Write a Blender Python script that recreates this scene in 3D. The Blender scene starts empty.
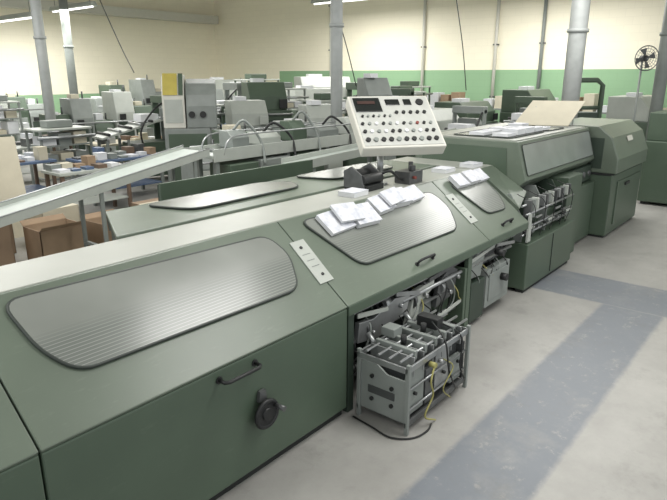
import bpy, bmesh, math, random
from mathutils import Vector, Matrix
random.seed(7)
scene=bpy.context.scene
scene.view_settings.view_transform='Standard'
COL=scene.collection
# ---------------------------------------------------------------- materials
def s2l(c): 
    return tuple(((v/255.)/12.92 if v/255.<=0.04045 else (((v/255.)+0.055)/1.055)**2.4) for v in c)+(1.0,)
def mat(name,rgb,rough=0.5,metal=0.0,var=0.10,scale=6.0,spec=0.5,rgb2=None,detail=6):
    m=bpy.data.materials.new(name); m.use_nodes=True; nt=m.node_tree; b=nt.nodes['Principled BSDF']
    b.inputs['Roughness'].default_value=rough; b.inputs['Metallic'].default_value=metal
    b.inputs['Specular IOR Level'].default_value=spec
    c=s2l(rgb)
    tc=nt.nodes.new('ShaderNodeTexCoord'); n=nt.nodes.new('ShaderNodeTexNoise'); n.inputs['Scale'].default_value=scale
    n.inputs['Detail'].default_value=detail
    r=nt.nodes.new('ShaderNodeValToRGB'); r.color_ramp.elements[0].position=0.3; r.color_ramp.elements[1].position=0.72
    if rgb2 is None:
        r.color_ramp.elements[0].color=tuple(v*(1-var) for v in c[:3])+(1,)
        r.color_ramp.elements[1].color=tuple(min(1,v*(1+var)) for v in c[:3])+(1,)
    else:
        r.color_ramp.elements[0].color=c; r.color_ramp.elements[1].color=s2l(rgb2)
    nt.links.new(tc.outputs['Object'],n.inputs['Vector']); nt.links.new(n.outputs['Fac'],r.inputs['Fac'])
    nt.links.new(r.outputs['Color'],b.inputs['Base Color'])
    return m
def worn(name,rgb,chip,rough,var,scale,thr,amt=.22):
    m=mat(name,rgb,rough,0,var,scale); nt=m.node_tree; b=nt.nodes['Principled BSDF']; L=nt.links.new
    src=b.inputs['Base Color'].links[0].from_socket
    tc=nt.nodes.new('ShaderNodeTexCoord'); mp=nt.nodes.new('ShaderNodeMapping'); mp.inputs['Scale'].default_value=(1.2,6,4)
    n=nt.nodes.new('ShaderNodeTexNoise'); n.inputs['Scale'].default_value=5; n.inputs['Detail'].default_value=12; n.inputs['Roughness'].default_value=.75
    mr=nt.nodes.new('ShaderNodeMapRange'); mr.inputs['From Min'].default_value=thr; mr.inputs['From Max'].default_value=thr+.12; mr.inputs['To Max'].default_value=amt
    mx=nt.nodes.new('ShaderNodeMix'); mx.data_type='RGBA'; mx.inputs['B'].default_value=s2l(chip)
    L(tc.outputs['Object'],mp.inputs['Vector']); L(mp.outputs['Vector'],n.inputs['Vector']); L(n.outputs['Fac'],mr.inputs['Value'])
    L(mr.outputs['Result'],mx.inputs['Factor']); L(src,mx.inputs['A']); L(mx.outputs['Result'],b.inputs['Base Color'])
    return m
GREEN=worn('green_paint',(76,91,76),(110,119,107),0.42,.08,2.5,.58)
GREEN_L=worn('green_paint_lit_worn',(100,111,98),(138,146,134),0.34,.09,2,.57)  # chipped green, base paler than GREEN: light reflected by the covers painted in
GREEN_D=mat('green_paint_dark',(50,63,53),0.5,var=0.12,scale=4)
DECK=mat('pale_deck',(164,167,159),.36,var=.07,scale=2)  # plain pale tone for the flat tops, no wear pattern
STEEL=mat('brushed_steel',(160,163,163),0.33,metal=0.65,var=0.12,scale=9)
STEEL_D=mat('dark_steel',(96,98,98),0.42,metal=0.45,var=0.2,scale=12)
GREYP=mat('grey_paint',(130,136,132),0.5,var=0.08)
LGREY=mat('light_grey_paint',(172,177,170),0.45,var=0.05)
BLACK=mat('black_rubber',(30,32,32),0.5,var=0.2)
DARK=mat('dark_inside',(34,38,36),0.7,var=0.3)
GASK=mat('gasket_rubber',(52,59,54),0.5,var=0.1)
CREAM=mat('cream_plastic',(206,205,195),0.45,var=0.03)
WHITE=mat('white_paper',(220,222,224),0.7,var=0.04)
CARD=mat('cardboard',(152,130,106),0.8,var=0.10,scale=5)
CARD_D=mat('cardboard_aged',(136,116,95),0.8,var=0.10,scale=5)
CARD_L=mat('light_board',(196,190,170),0.8,var=0.06,scale=5)
BLUE=mat('blue_top',(84,102,130),0.5,var=0.1)
RED=mat('red_plastic',(128,62,54),0.5)
YEL=mat('yellow_hose',(156,152,92),0.5)
YELP=mat('yellow_panel',(182,168,84),0.5)
BROWN=mat('brown_wood',(108,90,76),0.6,var=0.15)
GLASSD=mat('display_glass',(30,34,33),0.2)
PAPER=mat('printed_cover',(226,227,229),0.55,rgb2=(186,190,200),scale=20,detail=3)
BOXD=mat('dark_grey_box',(66,69,69),.45)
def stripes(name,base,line,scale,rough,axis='Y',thr=0.6,amount=(0.35,0.65)):
    m=bpy.data.materials.new(name); m.use_nodes=True; nt=m.node_tree; b=nt.nodes['Principled BSDF']
    b.inputs['Roughness'].default_value=rough
    tc=nt.nodes.new('ShaderNodeTexCoord'); w=nt.nodes.new('ShaderNodeTexWave'); w.wave_type='BANDS'; w.bands_direction=axis
    w.inputs['Scale'].default_value=scale; w.inputs['Distortion'].default_value=0.3; w.inputs['Detail'].default_value=1
    w.inputs['Detail Scale'].default_value=0.6
    r=nt.nodes.new('ShaderNodeValToRGB'); r.color_ramp.elements[0].position=max(0,thr-0.25); r.color_ramp.elements[1].position=thr+0.25
    r.color_ramp.elements[0].color=s2l(line); r.color_ramp.elements[1].color=s2l(base)
    n=nt.nodes.new('ShaderNodeTexNoise'); n.inputs['Scale'].default_value=2.0; n.inputs['Detail'].default_value=3
    mx=nt.nodes.new('ShaderNodeMix'); mx.data_type='RGBA'; mx.inputs['B'].default_value=s2l(base)
    mr=nt.nodes.new('ShaderNodeMapRange'); mr.inputs['From Min'].default_value=amount[0]; mr.inputs['From Max'].default_value=amount[1]
    nt.links.new(tc.outputs['Object'],n.inputs['Vector']); nt.links.new(n.outputs['Fac'],mr.inputs['Value'])
    nt.links.new(mr.outputs['Result'],mx.inputs['Factor']); nt.links.new(r.outputs['Color'],mx.inputs['A'])
    nt.links.new(tc.outputs['Object'],w.inputs['Vector']); nt.links.new(w.outputs['Fac'],r.inputs['Fac'])
    nt.links.new(mx.outputs['Result'],b.inputs['Base Color'])
    return m
PAGES=stripes('page_edges',(216,218,220),(178,182,186),30.0,0.7,'Z',0.4)
def acrylic():
    m=bpy.data.materials.new('smoky_acrylic'); m.use_nodes=True; nt=m.node_tree; b=nt.nodes['Principled BSDF']; L=nt.links.new; N=nt.nodes.new
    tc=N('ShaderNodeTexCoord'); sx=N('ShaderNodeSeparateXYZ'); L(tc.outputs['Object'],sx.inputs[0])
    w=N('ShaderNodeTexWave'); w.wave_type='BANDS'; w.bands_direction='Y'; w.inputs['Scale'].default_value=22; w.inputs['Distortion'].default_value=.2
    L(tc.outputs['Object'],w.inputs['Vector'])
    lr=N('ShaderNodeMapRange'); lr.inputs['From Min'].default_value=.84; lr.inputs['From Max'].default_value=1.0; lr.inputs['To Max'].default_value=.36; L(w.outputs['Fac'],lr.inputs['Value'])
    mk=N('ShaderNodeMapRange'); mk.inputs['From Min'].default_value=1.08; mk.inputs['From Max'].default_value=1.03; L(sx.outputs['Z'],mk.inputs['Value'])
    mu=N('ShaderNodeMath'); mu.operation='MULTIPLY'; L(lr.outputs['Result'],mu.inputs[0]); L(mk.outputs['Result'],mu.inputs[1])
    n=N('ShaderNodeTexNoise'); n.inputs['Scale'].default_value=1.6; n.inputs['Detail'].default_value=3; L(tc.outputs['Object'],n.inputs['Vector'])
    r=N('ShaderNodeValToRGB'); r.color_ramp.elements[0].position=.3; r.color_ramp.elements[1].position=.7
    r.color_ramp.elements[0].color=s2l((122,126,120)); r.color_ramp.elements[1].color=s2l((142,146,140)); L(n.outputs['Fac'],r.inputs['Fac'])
    m1=N('ShaderNodeMix'); m1.data_type='RGBA'; m1.inputs['B'].default_value=s2l((98,104,99)); L(r.outputs['Color'],m1.inputs['A'])  # paler upper half is a reflection painted into the colour; lower half darker
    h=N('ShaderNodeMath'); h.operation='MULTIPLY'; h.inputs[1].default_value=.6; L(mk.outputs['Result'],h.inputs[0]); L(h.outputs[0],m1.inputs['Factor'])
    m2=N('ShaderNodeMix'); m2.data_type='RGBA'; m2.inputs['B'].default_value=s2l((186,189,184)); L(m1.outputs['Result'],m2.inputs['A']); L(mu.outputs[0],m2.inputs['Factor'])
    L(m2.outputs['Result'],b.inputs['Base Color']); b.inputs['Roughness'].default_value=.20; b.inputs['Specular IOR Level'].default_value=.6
    return m
WIN=acrylic()
def floor_mat():
    m=bpy.data.materials.new('concrete_floor'); m.use_nodes=True; nt=m.node_tree; b=nt.nodes['Principled BSDF']
    L=nt.links.new; N=nt.nodes.new
    tc=N('ShaderNodeTexCoord'); sx=N('ShaderNodeSeparateXYZ')
    def noise(sc,d,r=.6):
        n=N('ShaderNodeTexNoise'); n.inputs['Scale'].default_value=sc; n.inputs['Detail'].default_value=d; n.inputs['Roughness'].default_value=r
        L(tc.outputs['Object'],n.inputs['Vector']); return n.outputs['Fac']
    L(tc.outputs['Object'],sx.inputs[0])
    def math_(op,a,b_=None):
        n=N('ShaderNodeMath'); n.operation=op
        for i,v in enumerate((a,b_)):
            if v is None: continue
            if isinstance(v,(int,float)): n.inputs[i].default_value=v
            else: L(v,n.inputs[i])
        return n.outputs[0]
    def rng(v,a,b_,c,d):
        n=N('ShaderNodeMapRange'); L(v,n.inputs['Value'])
        for k,x in zip(('From Min','From Max','To Min','To Max'),(a,b_,c,d)): n.inputs[k].default_value=x
        return n.outputs['Result']
    jit=math_('MULTIPLY',math_('SUBTRACT',noise(12,5,.6),0.5),0.04)
    yy=math_('ADD',sx.outputs['Y'],jit); xx=math_('ADD',sx.outputs['X'],jit)
    def soft(v,lo,hi,w=.02): return math_('MULTIPLY',rng(v,lo-w,lo+w,0,1),rng(v,hi-w,hi+w,1,0))
    s1=math_('MULTIPLY',soft(yy,0.86,1.40),soft(xx,-3,5.85))
    s2=math_('MULTIPLY',soft(xx,5.85,6.65),soft(yy,-3,2.3))
    st=math_('MAXIMUM',s1,s2)
    r=N('ShaderNodeValToRGB'); r.color_ramp.elements[0].position=0.30;r.color_ramp.elements[1].position=0.70
    r.color_ramp.elements[0].color=s2l((140,139,135)); r.color_ramp.elements[1].color=s2l((170,169,164)); L(noise(1.2,10,.65),r.inputs['Fac'])
    scuff=rng(noise(44,6,.8),0.57,0.70,0.0,0.22)
    stain=rng(noise(3.2,10,.75),0.54,0.68,0.0,0.32)
    chips=rng(noise(9,10,.78),0.56,0.62,0.84,0.40)
    patch=rng(noise(2.2,8,.7),0.50,0.70,1.0,0.6)
    f=math_('MULTIPLY',math_('MULTIPLY',st,chips),patch)
    mx=N('ShaderNodeMix'); mx.data_type='RGBA'; L(f,mx.inputs['Factor']); L(r.outputs['Color'],mx.inputs['A']); mx.inputs['B'].default_value=s2l((106,113,122))
    m2=N('ShaderNodeMix'); m2.data_type='RGBA'; L(math_('MAXIMUM',scuff,stain),m2.inputs['Factor']); L(mx.outputs['Result'],m2.inputs['A']); m2.inputs['B'].default_value=s2l((110,109,105))
    L(m2.outputs['Result'],b.inputs['Base Color'])
    b.inputs['Roughness'].default_value=0.42
    return m
def wall_mat(axis,green,lim=None):
    m=bpy.data.materials.new('painted_block'); m.use_nodes=True; nt=m.node_tree; b=nt.nodes['Principled BSDF']
    L=nt.links.new; N=nt.nodes.new
    tc=N('ShaderNodeTexCoord'); sx=N('ShaderNodeSeparateXYZ'); L(tc.outputs['Object'],sx.inputs[0])
    cb=N('ShaderNodeCombineXYZ'); L(sx.outputs[axis],cb.inputs['X']); L(sx.outputs['Z'],cb.inputs['Y'])
    br=N('ShaderNodeTexBrick'); L(cb.outputs[0],br.inputs['Vector']); br.inputs['Scale'].default_value=1
    br.inputs['Brick Width'].default_value=0.4; br.inputs['Row Height'].default_value=0.2; br.inputs['Mortar Size'].default_value=0.006
    br.inputs['Color1'].default_value=(1,1,1,1); br.inputs['Color2'].default_value=(.98,.98,.98,1); br.inputs['Mortar'].default_value=(.94,.94,.94,1)
    g=N('ShaderNodeMath'); g.operation='LESS_THAN'; L(sx.outputs['Z'],g.inputs[0]); g.inputs[1].default_value=green
    out=g.outputs[0]
    if lim:
        h=N('ShaderNodeMath'); h.operation='LESS_THAN'; L(sx.outputs[axis],h.inputs[0]); h.inputs[1].default_value=lim
        q=N('ShaderNodeMath'); q.operation='MULTIPLY'; L(out,q.inputs[0]); L(h.outputs[0],q.inputs[1]); out=q.outputs[0]
    mx=N('ShaderNodeMix'); mx.data_type='RGBA'; L(out,mx.inputs['Factor']); mx.inputs['A'].default_value=s2l((250,244,222)); mx.inputs['B'].default_value=s2l((146,182,144))
    mu=N('ShaderNodeMix'); mu.data_type='RGBA'; mu.blend_type='MULTIPLY'; mu.inputs['Factor'].default_value=1
    L(mx.outputs['Result'],mu.inputs['A']); L(br.outputs['Color'],mu.inputs['B']); L(mu.outputs['Result'],b.inputs['Base Color'])
    b.inputs['Roughness'].default_value=0.6
    return m
def emis(name,c,s):
    m=bpy.data.materials.new(name); m.use_nodes=True; b=m.node_tree.nodes['Principled BSDF']
    b.inputs['Emission Color'].default_value=c; b.inputs['Emission Strength'].default_value=s; b.inputs['Base Color'].default_value=(.9,.9,.9,1)
    return m
TUBE=emis('fluorescent_tube',(1,.98,.94,1),3.0)
# ---------------------------------------------------------------- builders
class T:
    def __init__(s,name,label,cat,loc=(0,0,0),rz=0,group=None,local=False):
        e=bpy.data.objects.new(name,None); COL.objects.link(e); e.empty_display_size=0.1
        e.location=loc; e.rotation_euler=(0,0,rz); e['label']=label; e['category']=cat
        if group: e['group']=group
        s.e=e; s.loc=Vector(loc); s.local=local or rz!=0; s.parts=[]
class B:
    def __init__(s): s.v=[]; s.f=[]; s.sm=[]
    def add(s,vs,fs,smooth=False):
        o=len(s.v); s.v+= [tuple(v) for v in vs]; s.f+=[tuple(i+o for i in f) for f in fs]; s.sm+=[smooth]*len(fs); return s
    def box(s,x0,x1,y0,y1,z0,z1,M=None):
        vs=[Vector((x,y,z)) for x in (x0,x1) for y in (y0,y1) for z in (z0,z1)]
        if M is not None: vs=[M@v for v in vs]
        return s.add(vs,[(0,1,3,2),(4,6,7,5),(0,4,5,1),(2,3,7,6),(0,2,6,4),(1,5,7,3)])
    def prism(s,prof,x0,x1,axis='x'):
        n=len(prof)
        if axis=='x': a=[(x0,p[0],p[1]) for p in prof]; b=[(x1,p[0],p[1]) for p in prof]
        elif axis=='y': a=[(p[0],x0,p[1]) for p in prof]; b=[(p[0],x1,p[1]) for p in prof]
        else: a=[(p[0],p[1],x0) for p in prof]; b=[(p[0],p[1],x1) for p in prof]
        fs=[tuple(range(n)),tuple(range(2*n-1,n-1,-1))]+[(i,i+n,(i+1)%n+n,(i+1)%n) for i in range(n)]
        return s.add(a+b,fs)
    def slab(s,pts,off):
        n=len(pts); off=Vector(off); a=[Vector(p) for p in pts]; b=[p+off for p in a]
        fs=[tuple(range(n)),tuple(range(2*n-1,n-1,-1))]+[(i,i+n,(i+1)%n+n,(i+1)%n) for i in range(n)]
        return s.add(a+b,fs)
    def tube(s,pts,r,seg=10,closed=False,cap=True):
        P=[Vector(p) for p in pts]; n=len(P); rs=r if isinstance(r,(list,tuple)) else [r]*n
        tg=[]
        for i in range(n):
            if closed: d=P[(i+1)%n]-P[i-1]
            else: d=P[min(i+1,n-1)]-P[max(i-1,0)]
            tg.append(d.normalized())
        up=Vector((0,0,1)) if abs(tg[0].z)<0.9 else Vector((1,0,0))
        nrm=(up-tg[0]*up.dot(tg[0])).normalized(); vs=[]
        for i in range(n):
            nrm=(nrm-tg[i]*nrm.dot(tg[i])).normalized(); bi=tg[i].cross(nrm)
            for k in range(seg):
                a=2*math.pi*k/seg; vs.append(P[i]+(nrm*math.cos(a)+bi*math.sin(a))*rs[i])
        fs=[]
        for i in range(n if closed else n-1):
            j=(i+1)%n
            for k in range(seg): fs.append((i*seg+k,i*seg+(k+1)%seg,j*seg+(k+1)%seg,j*seg+k))
        s.add(vs,fs,True)
        if cap and not closed:
            o=len(s.v)-n*seg
            s.f.append(tuple(o+k for k in range(seg-1,-1,-1))); s.f.append(tuple(o+(n-1)*seg+k for k in range(seg))); s.sm+=[False,False]
        return s
    def cyl(s,p0,p1,r,seg=16): return s.tube([p0,p1],r,seg)
    def obj(s,name,m,th=None,bevel=0.0,parent=None,label=None):
        me=bpy.data.meshes.new(name); off=Vector((0,0,0))
        if th is not None and not th.local: off=th.loc
        me.from_pydata([tuple(Vector(v)-off) for v in s.v],[],s.f)
        me.polygons.foreach_set('use_smooth',s.sm)
        me.materials.append(m)
        bm=bmesh.new(); bm.from_mesh(me); bmesh.ops.recalc_face_normals(bm,faces=bm.faces); bm.to_mesh(me); bm.free()
        ob=bpy.data.objects.new(name,me); COL.objects.link(ob)
        if parent is not None: ob.parent=parent
        elif th is not None: ob.parent=th.e
        if th is not None: th.parts.append(ob)
        if bevel>0:
            md=ob.modifiers.new('b','BEVEL'); md.width=bevel; md.segments=2; md.limit_method='ANGLE'; md.angle_limit=math.radians(40)
        if label: ob['label']=label
        return ob
def rounded(poly,rad,n=5):
    out=[]; N=len(poly)
    for i in range(N):
        p=Vector(poly[i]); a=(Vector(poly[i-1])-p); b=(Vector(poly[(i+1)%N])-p)
        r=min(rad,a.length*0.45,b.length*0.45); s=p+a.normalized()*r; e=p+b.normalized()*r
        for k in range(n+1):
            t=k/n; out.append(tuple(s*(1-t)**2+p*2*t*(1-t)+e*t*t))
    return out
def catmull(pts,n=8):
    P=[Vector(p) for p in pts]; P=[P[0]*2-P[1]]+P+[P[-1]*2-P[-2]]; out=[]
    for i in range(1,len(P)-2):
        for k in range(n):
            t=k/n; a,b,c,d=P[i-1:i+3]
            out.append(0.5*((2*b)+(c-a)*t+(2*a-5*b+4*c-d)*t*t+(3*b-a-3*c+d)*t**3))
    out.append(P[-2]); return out
def structure(ob): ob['kind']='structure'; return ob
# ---------------------------------------------------------------- room
structure(B().box(-4,18,-4,22,-0.1,0).obj('floor',floor_mat()))
structure(B().box(17.5,17.7,-4,22,0,5.6).obj('wall_east',wall_mat('Y',2.3,17.2)))
structure(B().box(-4,17.5,21,21.2,0,5.6).obj('wall_north',wall_mat('X',1.5)))
structure(B().box(-4,18,-4,22,5.6,5.8).obj('ceiling',mat('ceiling_paint',(205,203,196),0.8)))
# ---------------------------------------------------------------- gathering machine (front run)
CA,SA=0.8,0.6
def S(x,t,off=0): return (x,2.1+t*CA-off*SA,0.77+t*SA+off*CA)
g=T('gathering_machine','long green saddle stitching gatherer with smoky hinged covers','printing machine',(1.0,2.1,0))
TT=0.75
for i,(a,b) in enumerate([(-1.2,0.782),(0.79,2.686),(2.694,4.68),(4.688,5.56)]):
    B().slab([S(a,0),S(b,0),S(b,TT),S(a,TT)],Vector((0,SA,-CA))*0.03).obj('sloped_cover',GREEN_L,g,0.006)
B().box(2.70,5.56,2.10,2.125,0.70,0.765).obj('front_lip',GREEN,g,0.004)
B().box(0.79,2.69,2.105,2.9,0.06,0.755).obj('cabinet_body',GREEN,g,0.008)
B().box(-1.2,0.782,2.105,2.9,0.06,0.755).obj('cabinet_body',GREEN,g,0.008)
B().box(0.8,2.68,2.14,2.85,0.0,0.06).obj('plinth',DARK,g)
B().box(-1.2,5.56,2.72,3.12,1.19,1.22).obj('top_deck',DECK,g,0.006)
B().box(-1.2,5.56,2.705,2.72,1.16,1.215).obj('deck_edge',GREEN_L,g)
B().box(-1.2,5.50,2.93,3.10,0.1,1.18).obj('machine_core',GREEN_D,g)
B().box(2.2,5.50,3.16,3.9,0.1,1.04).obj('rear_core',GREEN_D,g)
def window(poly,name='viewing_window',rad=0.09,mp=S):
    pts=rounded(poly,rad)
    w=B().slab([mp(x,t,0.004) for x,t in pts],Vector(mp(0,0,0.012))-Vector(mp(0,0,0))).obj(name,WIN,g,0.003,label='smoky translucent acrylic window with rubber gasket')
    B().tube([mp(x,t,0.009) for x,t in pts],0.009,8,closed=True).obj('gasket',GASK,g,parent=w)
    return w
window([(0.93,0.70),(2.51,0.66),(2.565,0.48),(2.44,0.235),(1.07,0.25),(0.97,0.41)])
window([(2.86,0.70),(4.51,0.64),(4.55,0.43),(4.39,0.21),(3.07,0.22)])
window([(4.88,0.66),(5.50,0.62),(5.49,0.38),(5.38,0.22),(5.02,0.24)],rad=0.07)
for xa in (2.62,4.645):
    pl=B().slab([S(xa,.21,0.002),S(xa+.13,.21,0.002),S(xa+.15,.56,0.002),S(xa+0.02,.56,0.002)],Vector((0,-SA,CA))*0.006).obj('label_plate',LGREY,g,label='pale printed instruction plate')
    for t in (.27,.50): B().cyl(S(xa+.075,t,0.006),S(xa+.075,t,0.014),0.011,12).obj('button',BLACK,g,parent=pl)
    for t in (.34,.39,.44): B().slab([S(xa+.04,t,.009),S(xa+.11,t,.009),S(xa+.11,t+.005,.009),S(xa+.04,t+.005,.009)],(0,0,.001)).obj('printed_line',GREYP,g,parent=pl)
def dhandle(x0,x1,z):
    h=B(); h.tube([(x0,2.105,z),(x0,2.06,z-.0),(x0+.02,2.045,z),(x1-.02,2.045,z),(x1,2.06,z),(x1,2.105,z)],0.010,10)
    h.cyl((x0,2.104,z),(x0,2.098,z),0.02,12); h.cyl((x1,2.104,z),(x1,2.098,z),0.02,12)
    h.obj('handle',BLACK,g,label='black D-shaped handle')
def shandle(x0,x1,t):
    h=B(); h.tube([S(x0,t,0),S(x0,t,.035),S(x0+.02,t,.048),S(x1-.02,t,.048),S(x1,t,.035),S(x1,t,0)],.010,10)
    h.cyl(S(x0,t,0),S(x0,t,.008),.018,12); h.cyl(S(x1,t,0),S(x1,t,.008),.018,12)
    h.obj('handle',BLACK,g,label='black D-shaped handle')
dhandle(1.66,1.90,0.70)
shandle(3.58,3.80,.07)
shandle(5.08,5.26,.08)
hw=B(); hw.tube([(1.93+.075*math.cos(a),2.055,0.40+.075*math.sin(a)) for a in [i*math.pi/12 for i in range(24)]],0.013,8,closed=True)
hw.cyl((1.93,2.104,.40),(1.93,2.04,.40),0.035,16); hw.cyl((1.93,2.06,.40),(1.93,2.05,.40),0.066,20)
w=hw.obj('hand_wheel',BLACK,g,label='small black hand wheel with crank grip')
B().tube([(1.99,2.05,.43),(1.99,1.98,.43)],[.012,.016],10).obj('crank_grip',STEEL_D,g,parent=w)
B().slab([(1.90,2.10,.47),(1.96,2.10,.47),(1.95,2.10,.53),(1.91,2.10,.53)],(0,-.02,0)).obj('lock_bracket',STEEL_D,g)
# rear housing
rp=[(1.78,3.13),(5.5,3.13),(5.5,3.80),(2.1,3.80)]
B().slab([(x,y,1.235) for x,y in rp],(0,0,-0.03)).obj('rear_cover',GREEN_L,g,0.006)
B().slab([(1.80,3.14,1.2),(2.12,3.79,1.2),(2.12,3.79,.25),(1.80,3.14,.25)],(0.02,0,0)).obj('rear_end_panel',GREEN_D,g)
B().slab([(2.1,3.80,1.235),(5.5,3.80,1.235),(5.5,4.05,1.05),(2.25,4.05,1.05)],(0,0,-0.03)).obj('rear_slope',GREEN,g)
def R2(x,t,off=0): return (x,3.17+t,1.237+off)
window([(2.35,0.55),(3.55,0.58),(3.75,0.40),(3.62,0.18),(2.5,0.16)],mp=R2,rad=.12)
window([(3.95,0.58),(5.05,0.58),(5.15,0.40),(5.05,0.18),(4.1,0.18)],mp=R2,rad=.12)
# gap interior : dense irregular mechanism
B().box(2.70,5.45,2.86,2.92,0.1,1.1).obj('inner_panel',GREEN,g)
B().box(2.72,5.4,2.3,2.85,0.08,0.12).obj('base_tray',STEEL_D,g)
B().box(2.72,5.4,2.60,2.64,0.55,0.72).obj('chain_rail',GREYP,g,.003)
for z,y,r,x0,x1 in ((.62,2.3,.024,2.7,5.45),(.52,2.42,.022,2.7,5.45),(.36,2.3,.018,2.9,5.1),(.24,2.2,.014,2.7,4.4),(.66,2.17,.012,2.7,5.4),(.30,2.16,.010,3.1,4.9),(.45,2.18,.011,2.75,4.0),(.57,2.16,.016,3.4,5.3)):
    B().cyl((x0,y,z),(x1,y,z),r,12).obj('drive_shaft',STEEL,g)
for i,x in enumerate((2.78,3.08,3.42,4.05,4.66,5.02,5.3)):
    prof=[(2.24,.16),(2.84,.16),(2.84,.70),(2.3,.70),(2.2,.62),(2.2,.50),(2.32,.40),(2.24,.32)]
    B().prism(prof,x,x+.022).obj('frame_plate',[STEEL_D,GREEN_D,GREYP][i%3],g,0.003)
B().prism([(2.86,.44),(3.10,.40),(3.46,.50),(3.50,.60),(3.30,.63),(3.04,.56),(2.88,.58)],2.15,2.19,'y').obj('cam_bracket',STEEL,g,.004)
B().prism([(3.46,.30),(3.60,.26),(3.66,.48),(3.86,.56),(3.86,.62),(3.58,.60)],2.16,2.20,'y').obj('cam_bracket',LGREY,g,.004)
B().prism([(3.92,.36),(4.22,.40),(4.26,.60),(4.14,.66),(3.96,.56)],2.17,2.21,'y').obj('cam_bracket',STEEL_D,g,.004)
B().prism([(4.46,.46),(4.66,.44),(4.72,.62),(4.60,.68),(4.46,.60)],2.15,2.19,'y').obj('cam_bracket',GREYP,g,.004)
B().box(3.0,3.34,2.20,2.46,.40,.55).obj('gear_box',BOXD,g,.012)
B().box(3.62,3.95,2.22,2.50,.22,.44).obj('gear_box',GREYP,g,.015)
B().box(4.02,4.26,2.24,2.50,.14,.36).obj('gear_box',GREEN,g,.015)
B().box(4.8,5.2,2.20,2.5,.50,.66).obj('gear_box',STEEL_D,g,.012)
for x,y,z,r,w_ in ((2.96,2.18,.50,.045,.05),(3.2,2.2,.60,.05,.06),(3.56,2.2,.52,.065,.03),(3.72,2.2,.60,.04,.08),(4.0,2.2,.50,.05,.05),(4.18,2.22,.58,.035,.08),(4.5,2.24,.56,.05,.05),(4.84,2.24,.60,.045,.05),(5.15,2.24,.58,.05,.05)):
    B().cyl((x,y,z),(x+w_,y,z),r,18).obj('pulley',[STEEL,STEEL_D][int(x*10)%2],g)
    B().cyl((x-.01,y,z),(x+w_+.015,y,z),r*.4,12).obj('hub',BLACK,g)
for x,z in ((3.02,.47),(3.36,.56),(3.70,.54),(4.08,.46),(4.2,.56),(3.55,.34)):
    B().cyl((x,2.15,z),(x,2.12,z),.018,6).obj('hex_bolt',STEEL,g)
for k,(x0,x1,z0,z1) in enumerate(((2.85,3.2,.66,.60),(3.3,3.62,.68,.60),(3.75,4.3,.66,.70),(4.45,4.9,.64,.68),(4.95,5.35,.68,.62),(3.1,3.5,.33,.38),(3.9,4.3,.30,.33))):
    B().slab([(x0,2.14,z0),(x1,2.14,z1),(x1,2.14,z1-.03),(x0,2.14,z0-.035)],(0,.012,0)).obj('link_bar',[LGREY,STEEL,STEEL_D][k%3],g,.002)
for k in range(24):
    q=random.uniform; x0=2.80+k*.105; m_=[BLACK,BLACK,GREYP,BLACK,YEL][k%5]
    B().tube(catmull([(x0,2.5,.7),(x0+q(-.1,.1),2.16,.5+q(-.06,.08)),(x0+q(-.12,.14),2.14,.36),(x0+q(-.2,.25),2.2,.2),(x0+q(-.1,.3),2.3,.13)]),q(.004,.007),6).obj('cable',m_,g)
b=B(); b.box(4.35,4.42,2.12,2.16,0.0,.70); b.box(4.30,4.34,2.12,2.5,0.1,.60); b.obj('support_post',GREEN,g,0.004)
b=B(); b.box(2.72,2.78,2.12,2.18,0.0,.70); b.obj('support_post',GREEN_D,g,0.004)
B().box(4.45,4.72,2.13,2.2,0.05,.42).obj('motor_guard',GREEN_D,g,0.006)
b=B(); b.box(4.75,5.25,2.13,2.20,0.10,.46); b.box(4.8,5.2,2.12,2.13,.16,.42); b.obj('gear_housing',GREYP,g,0.01)
B().cyl((5.05,2.12,.34),(5.05,2.06,.34),.035,16).obj('adjusting_knob',BLACK,g)
B().cyl((4.88,2.12,.62),(4.88,2.04,.62),.03,16).obj('adjusting_knob',BLACK,g)
# ---------------------------------------------------------------- feeder attachment
f=T('feeder_attachment','compact grey steel feeder with solid side plates and chrome rods','feeder',(3.2,1.85,0))
FX=-.09
for y in (1.68,2.05):
    B().box(2.83+FX,3.62+FX,y,y+.014,0.42,0.46).obj('upper_rail',STEEL,f,0.003)
    B().box(2.83+FX,3.62+FX,y,y+.014,0.05,0.09).obj('lower_rail',STEEL_D,f,0.003)
for x in (2.83+FX,3.60+FX):
    B().box(x,x+.014,1.70,2.05,.42,.46).obj('cross_rail',STEEL,f,.003)
    for y in (1.67,2.04): B().box(x,x+.025,y,y+.025,0.0,0.48).obj('leg',GREYP,f,0.003)
def hplate(x,m):
    B().slab([(x,1.70,.07),(x,2.04,.07),(x,2.04,.41),(x,1.92,.41),(x,1.84,.36),(x,1.70,.36)],(.014,0,0)).obj('side_plate',m,f,.002)
hplate(2.755,GREYP); hplate(3.50,STEEL_D)
for y,z in ((1.80,.16),(1.95,.16),(1.95,.32),(1.80,.28)): B().cyl((2.755,y,z),(2.742,y,z),.014,8).obj('hex_bolt',BLACK,f)
B().box(2.749,2.755,1.78,1.98,.20,.25).obj('plate_slot',BOXD,f)
B().box(2.80,3.50,1.71,2.03,0.03,0.07).obj('tray',STEEL_D,f,0.004)
B().box(2.81,3.49,1.75,2.02,0.08,0.40).obj('magazine_box',BOXD,f,0.008)
for x0,x1,z0,z1,m in ((2.80,2.98,.10,.40,GREYP),(3.0,3.10,.09,.34,STEEL_D),(3.12,3.30,.14,.40,STEEL),(3.33,3.48,.10,.28,GREYP)):
    B().box(x0,x1,1.705,1.74,z0,z1).obj('front_plate',m,f,0.004)
for z in (.15,.29): B().cyl((2.78,1.695,z),(3.52,1.695,z),.007,10).obj('guide_rod',STEEL,f)
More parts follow.
